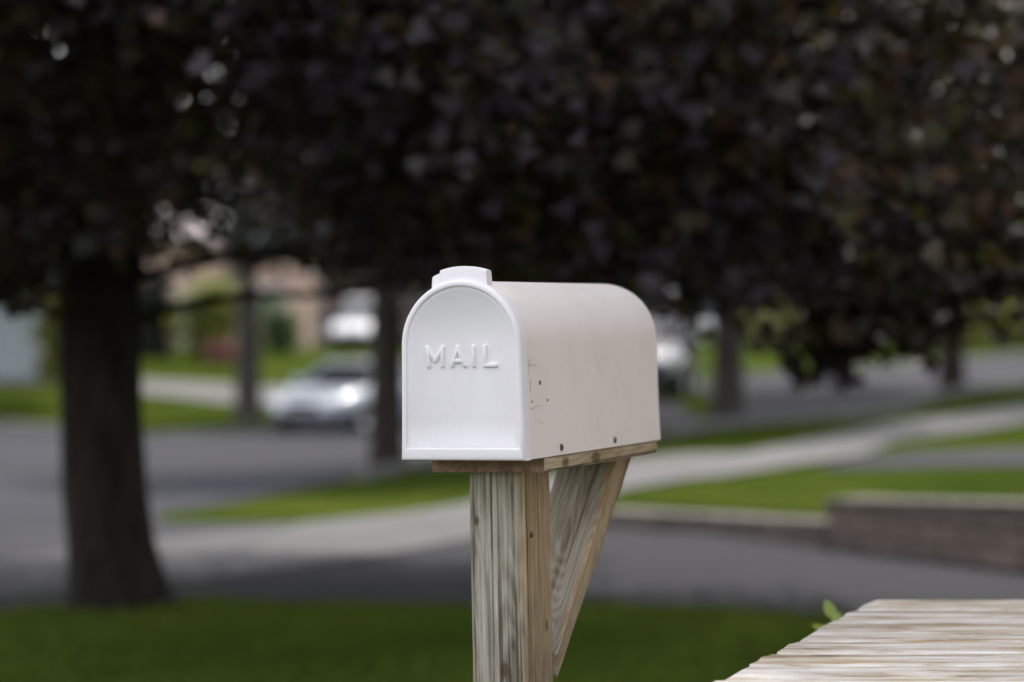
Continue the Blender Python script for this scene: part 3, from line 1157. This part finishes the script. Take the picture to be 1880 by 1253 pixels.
def bush(name, px, d, rx, rz, n, mat, label, cat, leaf=.2, group=None, kind='oval'):
    p = at(px, d)
    t = empty(name, p)
    tag(t, label, cat, group)
    c0 = np.array([p.x, p.y, p.z + rz * .45])
    u = unit(n)
    c = c0 + u * (rng.random(n) ** .4)[:, None] * np.array([rx, rx * .8, rz * .55])
    c[:, 2] = np.maximum(c[:, 2], p.z + .05)
    crown('foliage', c, np.full(len(c), .16 + rx * .06), 24, leaf, kind, mat, t, p, c0)
    bm = bmesh.new()
    for k in range(5):
        a = k * 1.26
        tube(bm, [(0, 0, -.05), (math.cos(a) * rx * .2, math.sin(a) * rx * .2, rz * .3), (math.cos(a) * rx * .5, math.sin(a) * rx * .4, rz * .7)], [.035, .025, .01], 6)
    obj('stem', bm, M['grey_bark'], t)
    return t


bush('shrub', 385, 74, .95, 2.5, 130, M['yellow_green_leaf'], 'tall yellow green shrub on the far lawn right of the big maple trunk', 'shrub', .22)
bush('shrub', 284, 75, .55, 2.9, 110, M['dark_green_leaf'], 'tall dark green shrub on the far lawn just right of the big maple trunk', 'shrub', .22)
bush('shrub', 98, 61, .35, 2.4, 60, M['yellow_green_leaf'], 'narrow yellow green shrub at the corner of the pale garage', 'shrub', .18)
bush('shrub', 512, 78, .6, 1.7, 70, M['green_leaf'], 'green shrub beside the pale garage door of the gabled house', 'shrub', .2)
bush('flower_bush', 408, 70, .45, .6, 60, M['red_flower'], 'small red flowering bush at the edge of the far lawn', 'bush', .12)
for i, (px, d, rx, rz, mt, lb) in enumerate(((1460, 70, 1.2, 1.5, 'yellow_green_leaf', 'yellow green bush on the far lawn between the right verge maples'),
                                              (1385, 76, 1.0, 1.2, 'green_leaf', 'low green bush on the far lawn just right of the grey trunked maple'),
                                              (1815, 72, 1.4, 1.5, 'yellow_green_leaf', 'yellow green bush on the far lawn near the right edge'),
                                              (1625, 78, 1.6, 1.3, 'dark_green_leaf', 'dark low bush on the far lawn left of the rightmost maple'))):
    bush('shrub', px, d, rx, rz, 90, M[mt], lb, 'shrub', .2)

for px, s, lb in ((263, .30, 'smaller grey boulder on the far lawn nearer the big maple trunk'), (297, .36, 'larger grey boulder on the far lawn left of the yellow green shrub')):
    bm = bmesh.new()
    bmesh.ops.create_icosphere(bm, subdivisions=3, radius=1)
    for v in bm.verts:
        n_ = 1 + .10 * math.sin(v.co.x * 4 + px) + .08 * math.sin(v.co.y * 5) + rnd.uniform(-.03, .03)
        v.co = Vector((v.co.x * s * n_, v.co.y * s * n_, (v.co.z * .8 + .5) * s * n_))
    o = obj('boulder', bm, M['concrete'], None, True)
    o.location = at(px, 76)
    tag(o, lb, 'boulder')

# ---- sprig of weed beside the table
p = at(1530, 4.72)
weed = empty('weed', p)
tag(weed, 'bright green weed sprig poking up behind the left edge of the wooden table', 'weed')
bm = bmesh.new()
tube(bm, smooth_path([(.05, .03, -.02), (.03, .01, .4), (.005, 0, .66), (0, 0, .775)], 5), [.004] * 15 + [.0015], 6)
obj('stem', bm, M['sprig'], weed)
pos, nr, hd, sz = [], [], [], []
for z, a, l, e in ((.842, 1.9, .050, .9), (.835, -.25, .030, 1.1), (.815, 3.0, .045, .35), (.80, .5, .036, .5), (.79, 2.6, .045, .15), (.77, -2, .04, .2), (.70, .8, .05, .1), (.66, 3.6, .05, 0), (.55, .4, .05, 0), (.5, 3, .05, 0), (.4, 1.2, .06, 0), (.35, 4, .06, 0), (.2, 2, .06, 0), (.15, 5, .06, 0)):
    h = np.array([math.cos(a) * math.cos(e), math.sin(a) * math.cos(e) * .8, math.sin(e)])
    pos.append(np.array([.0, 0, z - .06]) + h * l * .45)
    hd.append(h)
    nr.append(np.array([-h[0] * .5, -.75, .55]))
    sz.append(l * .95)
leaf_mesh('leaves', np.array(pos), np.array(nr), np.array(hd), np.array(sz), 'oval', M['sprig'], weed, fold=.3, width=1.0)

# ------------------------------------------------------------------ grass on the near lawn
def grass(n, xr, yr, keepf, hmin, hmax, name):
    x = rng.uniform(*xr, n)
    y = rng.uniform(*yr, n)
    k = keepf(x, y)
    x, y = x[k], y[k]
    z = ground_z(x, y)
    n = len(x)
    h = rng.uniform(hmin, hmax, n)
    lean = rng.normal(size=(n, 2)) * .35
    head = np.stack([lean[:, 0], lean[:, 1], np.ones(n)], 1)
    a = rng.uniform(0, 2 * math.pi, n)
    nrm = np.stack([np.cos(a), np.sin(a), np.full(n, .25)], 1)
    pos = np.stack([x, y, z + h * .38], 1)
    patch = .5 + .25 * np.sin(x * 1.9 + np.sin(y * 2.3)) + .25 * np.sin(y * 3.1 + x * .7)
    blot = np.sin(x * 4.3 + 1.7 * np.sin(y * 3.7)) * np.sin(y * 5.9 + 1.3 * np.sin(x * 2.9))
    tone = np.clip(patch * .45 + .22 * blot + rng.random(n) * .5, 0, 1)
    o = leaf_mesh(name, pos, nrm, head, h, 'blade', M['blade'], None, tone, 0, .11)
    o['kind'] = 'stuff'
    tag(o, 'short green mown grass blades of the near lawn', 'grass')
    return o


low_px = np.array([(q[0], q[1]) for q in DRIVE_LOW][::-1], float)
low_w = np.array([ground_hit(*q) for q in DRIVE_LOW][::-1])


def near_lawn(x, y):
    e = np.interp(x, low_w[:, 0], low_w[:, 1])
    e = e + .09 * np.sin(x * 3.1 + 1) + .06 * np.sin(x * 7.7) + .05 * rng.random(len(x)) + .16 * np.clip(np.sin(x * 2.3 + .4), 0, 1) * rng.random(len(x))
    return (y < e) & (rng.random(len(x)) < np.where(np.abs(x) < y * .24 + .3, 1, .35) * np.where(y > 7.8, 1, .5)) & (np.hypot(x * .8, y - 6) < 6.4 + .5 * np.sin(x * 3))


grass(560000, (-7, 7), (1.5, 11.9), near_lawn, .03, .075, 'grass')

# ------------------------------------------------------------------ houses
def siding_mat(name, col, pitch=.14):
    m, N, L, B = new_mat(name)
    tc = N.new('ShaderNodeTexCoord').outputs['Object']
    sx = N.new('ShaderNodeSeparateXYZ')
    L.new(tc, sx.inputs[0])
    fr = mathn(N, L, 'FRACT', mathn(N, L, 'MULTIPLY', sx.outputs[2], 1 / pitch))
    n = noise(N, L, tc, 3, 4)
    r = ramp(N, [(.3, tuple(c * .85 for c in col)), (.7, col)])
    L.new(n, r.inputs[0])
    L.new(r.outputs[0], B.inputs['Base Color'])
    B.inputs['Roughness'].default_value = .6
    bump(N, L, B, fr, .8, .02)
    return m


def brick_mat(name, c1, c2, mortar):
    m, N, L, B = new_mat(name)
    tc = N.new('ShaderNodeTexCoord').outputs['Object']
    mp = N.new('ShaderNodeMapping')
    mp.inputs['Rotation'].default_value = (math.pi / 2, 0, 0)
    L.new(tc, mp.inputs['Vector'])
    bt = N.new('ShaderNodeTexBrick')
    L.new(mp.outputs[0], bt.inputs['Vector'])
    bt.inputs['Scale'].default_value = 1
    bt.inputs['Brick Width'].default_value = .22
    bt.inputs['Row Height'].default_value = .075
    bt.inputs['Mortar Size'].default_value = .008
    for k, c in (('Color1', c1), ('Color2', c2), ('Mortar', mortar)):
        bt.inputs[k].default_value = (*c, 1)
    L.new(bt.outputs['Color'], B.inputs['Base Color'])
    B.inputs['Roughness'].default_value = .9
    return m


M['blue_siding'] = siding_mat('blue_grey_siding', (.33, .43, .50))
M['pale_siding'] = siding_mat('pale_siding', (.52, .54, .56))
M['garage_door'] = siding_mat('pale_garage_door', (.40, .47, .49), .53)
M['white_trim'] = simple('white_trim', (.72, .72, .70), .5)
M['peach_brick'] = brick_mat('peach_brick', (.50, .33, .25), (.42, .27, .20), (.5, .42, .36))
M['brown_brick'] = brick_mat('brown_brick', (.23, .17, .14), (.18, .13, .11), (.3, .26, .23))
M['pink_shingle'] = simple('pale_shingle', (.50, .43, .43), .9, var=.25, scale=8)
M['grey_shingle'] = simple('grey_shingle', (.13, .12, .12), .9, var=.25, scale=8)
M['window_glass'] = simple('window_glass', (.03, .035, .04), .08, var=.1)


def house(label, cx, y, w_, dp, eave, ridge, wallm, roofm, gable_front, feats, zoff=0):
    z0 = float(ground_z(cx, y)) + zoff
    t = empty('house', (cx, y, z0))
    tag(t, label, 'house')
    bm = bmesh.new()
    h = w_ / 2
    if gable_front:
        prof = [(-h, -.6), (h, -.6), (h, eave), (0, ridge), (-h, eave)]
        loft(bm, [[Vector((x, yy, z)) for x, z in prof] for yy in (0, dp)])
    else:
        prof = [(0, -.6), (dp, -.6), (dp, eave), (dp / 2, ridge), (0, eave)]
        loft(bm, [[Vector((xx, yy, z)) for yy, z in prof] for xx in (-h, h)])
    obj('wall', bm, M[wallm], t)
    bm = bmesh.new()
    ov, th = .45, .18
    half = h if gable_front else dp / 2
    sl = (ridge - eave) / half
    sec_ = []
    for k in (-1, 1):
        q = [(0, ridge + .02), (k * (half + ov), eave - sl * ov + .02), (k * (half + ov), eave - sl * ov + .02 + th), (0, ridge + .02 + th)]
        if gable_front:
            loft(bm, [[Vector((a, yy, b)) for a, b in q] for yy in (-ov, dp + ov)])
        else:
            loft(bm, [[Vector((xx, a + dp / 2, b)) for a, b in q] for xx in (-h - ov, h + ov)])
    rf = obj('roof', bm, M[roofm], t)
    bm = bmesh.new()
    box(bm, h * .3, h * .3 + .6, dp * .6, dp * .6 + .6, eave, ridge + .9, .02)
    obj('chimney', bm, M['brown_brick'], rf)
    for kind, x0, x1, za, zb in feats:
        bm = bmesh.new()
        if kind == 'garage_door':
            box(bm, x0, x1, -.02, .05, za, zb, .01)
            f = obj('garage_door', bm, M['garage_door'], t)
            bm = bmesh.new()
            for a, b, c, d_ in ((x0 - .12, x0 - .003, za, zb + .12), (x1 + .003, x1 + .12, za, zb + .12), (x0, x1, zb + .003, zb + .12)):
                box(bm, a, b, -.05, .03, c, d_, .01)
            obj('frame', bm, M['white_trim'], f)
            bm = bmesh.new()
            box(bm, (x0 + x1) / 2 - .1, (x0 + x1) / 2 + .1, -.06, -.022, za + .5, za + .56, .005)
            obj('handle', bm, M['steel'], f)
        elif kind == 'window':
            for a, b, c, d_ in ((x0 - .08, x0, za - .08, zb + .08), (x1, x1 + .08, za - .08, zb + .08), (x0, x1, zb, zb + .08), (x0, x1, za - .08, za), ((x0 + x1) / 2 - .03, (x0 + x1) / 2 + .03, za, zb)):
                box(bm, a, b, -.06, .02, c, d_)
            f = obj('window', bm, M['white_trim'], t)
            bm = bmesh.new()
            box(bm, x0, x1, -.02, .01, za, zb)
            obj('pane', bm, M['window_glass'], f)
        elif kind == 'door':
            box(bm, x0, x1, -.04, .03, za, zb, .01)
            f = obj('door', bm, M['white_trim'], t)
            bm = bmesh.new()
            box(bm, x1 - .14, x1 - .09, -.09, -.042, za + 1.0, za + 1.12, .01)
            obj('handle', bm, M['steel'], f)
        elif kind == 'panel':
            box(bm, x0, x1, -.045, .02, za, zb)
            obj('siding_panel', bm, M['blue_siding'], t)
    return t


house('house with pale blue garage door behind the big maple at the left edge', -17.0, 62.5, 11.0, 9, 3.0, 5.2, 'brown_brick', 'grey_shingle', False,
      [('garage_door', -1.4, 4.75, 0.02, 2.12), ('panel', -5.4, 5.4, 2.3, 2.95), ('window', -4.6, -2.6, 1.0, 2.1)])
house('peach brick house with pale pinkish roof in the far garden right of the big maple', -12.2, 92, 8.6, 9, 4.2, 7.2, 'peach_brick', 'pink_shingle', False,
      [('window', -3.3, -1.7, 1.0, 2.3), ('window', 2.0, 3.5, 1.0, 2.3), ('door', -.5, .5, .05, 2.15)])
house('brown brick house with blue grey gable siding in the distance left of the mailbox', -5.3, 98, 8.0, 9, 3.0, 4.4, 'brown_brick', 'grey_shingle', False,
      [('garage_door', -3.5, -2.5, .05, 2.5), ('window', 1.4, 2.8, 1.0, 2.1)])
house('narrow pale house with blue grey siding in the distance above the silver car', -9.3, 104, 3.4, 9, 4.3, 5.6, 'blue_siding', 'grey_shingle', True,
      [('window', -.6, .6, 2.6, 3.6), ('door', .5, 1.4, .05, 2.1)])
house('low brick house in the distance behind the far lawn at right', 14.5, 98, 13, 9, 2.8, 4.8, 'brown_brick', 'grey_shingle', False,
      [('window', -5, -3, .9, 2.1), ('window', 2, 4, .9, 2.1), ('door', -.5, .5, .05, 2.1)])


house('brown brick house whose driveway runs past the mailbox, unseen beyond the right edge, placed to shade and warm the mailbox side', 10.4, -2.0, 11.0, 11, 5.4, 7.6, 'peach_brick', 'grey_shingle', False,
      [('window', -4, -2.4, 1.0, 2.3)])  # unseen house, put here to block sky from the mailbox's right side


# ------------------------------------------------------------------ vehicles
def paint(name, col, rough=.25, metal=.0):
    m, N, L, B = new_mat(name)
    tc = N.new('ShaderNodeTexCoord').outputs['Object']
    n = noise(N, L, tc, 4, 4)
    r = ramp(N, [(.3, tuple(c * .93 for c in col)), (.7, col)])
    L.new(n, r.inputs[0])
    L.new(r.outputs[0], B.inputs['Base Color'])
    B.inputs['Roughness'].default_value = rough
    B.inputs['Metallic'].default_value = metal
    B.inputs['Coat Weight'].default_value = .7
    B.inputs['Coat Roughness'].default_value = .06
    return m


M['silver'] = paint('silver_paint', (.33, .36, .40), .3, .25)
M['navy'] = paint('navy_paint', (.012, .016, .045))
M['charcoal'] = paint('charcoal_paint', (.03, .033, .038))
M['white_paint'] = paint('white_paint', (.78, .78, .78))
M['auto_glass'] = simple('auto_glass', (.02, .024, .028), .05, var=.1, spec=.8)
M['rubber'] = simple('tyre_rubber', (.018, .018, .018), .85)
M['rim'] = simple('alloy_rim', (.45, .45, .46), .3, .8)
M['lamp'] = simple('headlamp_glass', (.65, .67, .68), .1)
M['tail'] = simple('tail_lamp', (.25, .015, .012), .2)
M['trim'] = simple('black_trim', (.02, .02, .02), .6)


def car(name, label, loc, rz, pm, L_=4.5, W_=1.78, H_=1.45, belt=.92, hood=.98, suv=False, top=None):
    """x forward. body = lofted cross sections; the cabin, glass, wheels, lamps are parts"""
    t = empty(name, loc, (0, 0, rz))
    tag(t, label, 'car')
    hl, hw = L_ / 2, W_ / 2
    cr = .30 if not suv else .36
    # lower body: sections along x
    secs = [(-hl, .74, .40, belt - .12), (-hl + .10, .86, .24, belt - .02), (-hl + .5, .97, cr - .1, belt + .02), (-.6, 1, cr - .12, belt + .0), (.5, 1, cr - .12, belt), (hl * .50, .99, cr - .12, belt - .01),
            (hl - .7, .95, cr - .1, belt - .10), (hl - .25, .87, .24, belt - .20), (hl - .05, .76, .30, belt - .30), (hl, .66, .40, belt - .40)]
    bm = bmesh.new()
    rings = []
    for x, ws, za, zb in secs:
        w2 = hw * ws
        m_ = za + (zb - za) * .55
        rings.append([Vector((x, y, z)) for y, z in ((-w2 * .82, za), (w2 * .82, za), (w2 * .97, za + .08), (w2, m_), (w2 * .97, zb - .05), (w2 * .88, zb), (0, zb + .03), (-w2 * .88, zb), (-w2 * .97, zb - .05), (-w2, m_), (-w2 * .97, za + .08))])
    loft(bm, rings)
    body_ = obj('body', bm, pm, t, True)
    mod = body_.modifiers.new('es', 'EDGE_SPLIT')
    mod.split_angle = math.radians(50)
    # glasshouse
    rear, a1, a2, front = (-hl + .08, -hl + .55, .25, hl * .52) if suv else (-hl + .45, -hl + 1.15, .15, hl * .50)
    bm = bmesh.new()

    def cab(k, zoff, grow):
        b_ = [(rear, hw * .90), (front, hw * .88)]
        return b_
    base = [(rear, -hw * .86), (front - .15, -hw * .86), (front + .05, -hw * .5), (front + .05, hw * .5), (front - .15, hw * .86), (rear, hw * .86)]
    topz = H_ - .06
    tw = hw * .70
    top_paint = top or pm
    top = [(a1, -tw), (a2 - .1, -tw), (a2, -tw * .6), (a2, tw * .6), (a2 - .1, tw), (a1, tw)]
    loft(bm, [[Vector((x, y, belt - .03)) for x, y in base], [Vector((x, y, topz)) for x, y in top]])
    obj('windows', bm, M['auto_glass'], t)
    if top_paint is not pm:  # white bonnet slab and white roof stand in for reflected sky
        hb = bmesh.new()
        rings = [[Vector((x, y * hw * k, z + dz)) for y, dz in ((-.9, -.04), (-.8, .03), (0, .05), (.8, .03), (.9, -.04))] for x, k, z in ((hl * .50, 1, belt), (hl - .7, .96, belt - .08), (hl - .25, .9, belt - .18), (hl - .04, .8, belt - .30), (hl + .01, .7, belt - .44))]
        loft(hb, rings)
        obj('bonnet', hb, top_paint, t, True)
    # roof panel with soft crown
    bm = bmesh.new()
    rp = []
    for s_, z in ((1.03, topz - .02), (1.02, topz + .025), (.9, topz + .055), (.55, topz + .065)):
        cxm = (a1 + a2) / 2
        rp.append([Vector((cxm + (x - cxm) * s_, y * s_, z)) for x, y in top])
    loft(bm, rp)
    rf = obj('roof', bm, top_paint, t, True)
    mod = rf.modifiers.new('es', 'EDGE_SPLIT')
    mod.split_angle = math.radians(50)
    for i in (0, 1, 4, 5):
        bm = bmesh.new()
        tube(bm, [(base[i][0], base[i][1] * 1.01, belt - .02), (top[i][0], top[i][1] * 1.01, topz + .01)], .045, 6)
        obj('pillar', bm, pm, t)
    xm = (rear + front) / 2 - .1
    for s_ in (-1, 1):
        bm = bmesh.new()
        tube(bm, [(xm, s_ * hw * .87, belt - .02), (xm - .05, s_ * tw * 1.01, topz + .01)], .045, 6)
        obj('pillar', bm, pm, t)
    wr = .33 if not suv else .37
    for x in (hl - .88, -hl + .85):
        for s_ in (-1, 1):
            bm = bmesh.new()
            prof = [(wr * .62, -.10), (wr * .95, -.11), (wr, -.07), (wr, .07), (wr * .95, .11), (wr * .62, .10)]
            rings = []
            for i in range(28):
                a = 2 * math.pi * i / 28
                rings.append([Vector((r * math.cos(a), yy, r * math.sin(a))) for r, yy in prof])
            rings.append(rings[0])
            loft(bm, rings, False, False)
            bmesh.ops.remove_doubles(bm, verts=bm.verts, dist=1e-5)
            wh = obj('wheel', bm, M['rubber'], t, True)
            wh.location = (x, s_ * (hw - .10), wr)
            bm = bmesh.new()
            rings = []
            for r, yy in ((wr * .63, .09), (wr * .60, .105), (wr * .5, .07), (wr * .15, .085), (.02, .09)):
                rings.append([Vector((r * math.cos(2 * math.pi * i / 20), s_ * yy, r * math.sin(2 * math.pi * i / 20))) for i in range(20)])
            loft(bm, rings)
            obj('rim', bm, M['rim'], wh, True)
    for s_ in (-1, 1):
        bm = bmesh.new()
        Mh = Matrix.Translation((hl - .16, s_ * hw * .62, belt - .30)) @ Matrix.Rotation(-s_ * .35, 4, 'Z') @ Matrix.Rotation(.5, 4, 'Y')
        box(bm, -.14, .10, -.19, .19, -.07, .07, .035, Mh)
        obj('headlight', bm, M['lamp'], t, True)
        bm = bmesh.new()
        box(bm, -hl - .02, -hl + .12, s_ * hw * .62 - .17, s_ * hw * .62 + .17, belt - .30, belt - .12, .03)
        obj('tail_light', bm, M['tail'], t, True)
        bm = bmesh.new()
        box(bm, front - .45, front - .25, s_ * (hw * .98) - .10, s_ * (hw * .98) + .10, belt + .0, belt + .14, .04)
        obj('wing_mirror', bm, pm, t, True)
    bm = bmesh.new()
    box(bm, hl - .10, hl + .02, -hw * .38, hw * .38, .50, .62, .02)
    box(bm, hl - .12, hl + .01, -hw * .55, hw * .55, .27, .38, .02)
    obj('grille', bm, M['trim'], t)
    return t


# silver car parked at the far kerb, nose towards us and to the left
p = at(652, 47.5)
car('parked_car', 'silver sedan parked at the far kerb just left of the slim maple trunk', p, math.radians(247), M['silver'], H_=1.38)
p = at(672, 82)
car('parked_car', 'navy car with sky glare painted white on roof and bonnet parked far back above the silver sedan', p, math.radians(262), M['navy'], 4.6, 1.9, 1.75, 1.0, suv=True, top=M['white_paint'])
p = at(1168, 40)
car('parked_car', 'charcoal sport utility vehicle on the street, mostly hidden by the back of the mailbox', p, math.radians(262), M['charcoal'], 4.6, 1.85, 1.7, 1.0, suv=True)
p = at(1180, 78)
car('parked_car', 'white van like car parked farther back, peeking over the charcoal vehicle', p, math.radians(200), M['white_paint'], 4.8, 1.9, 1.85, 1.05, suv=True)
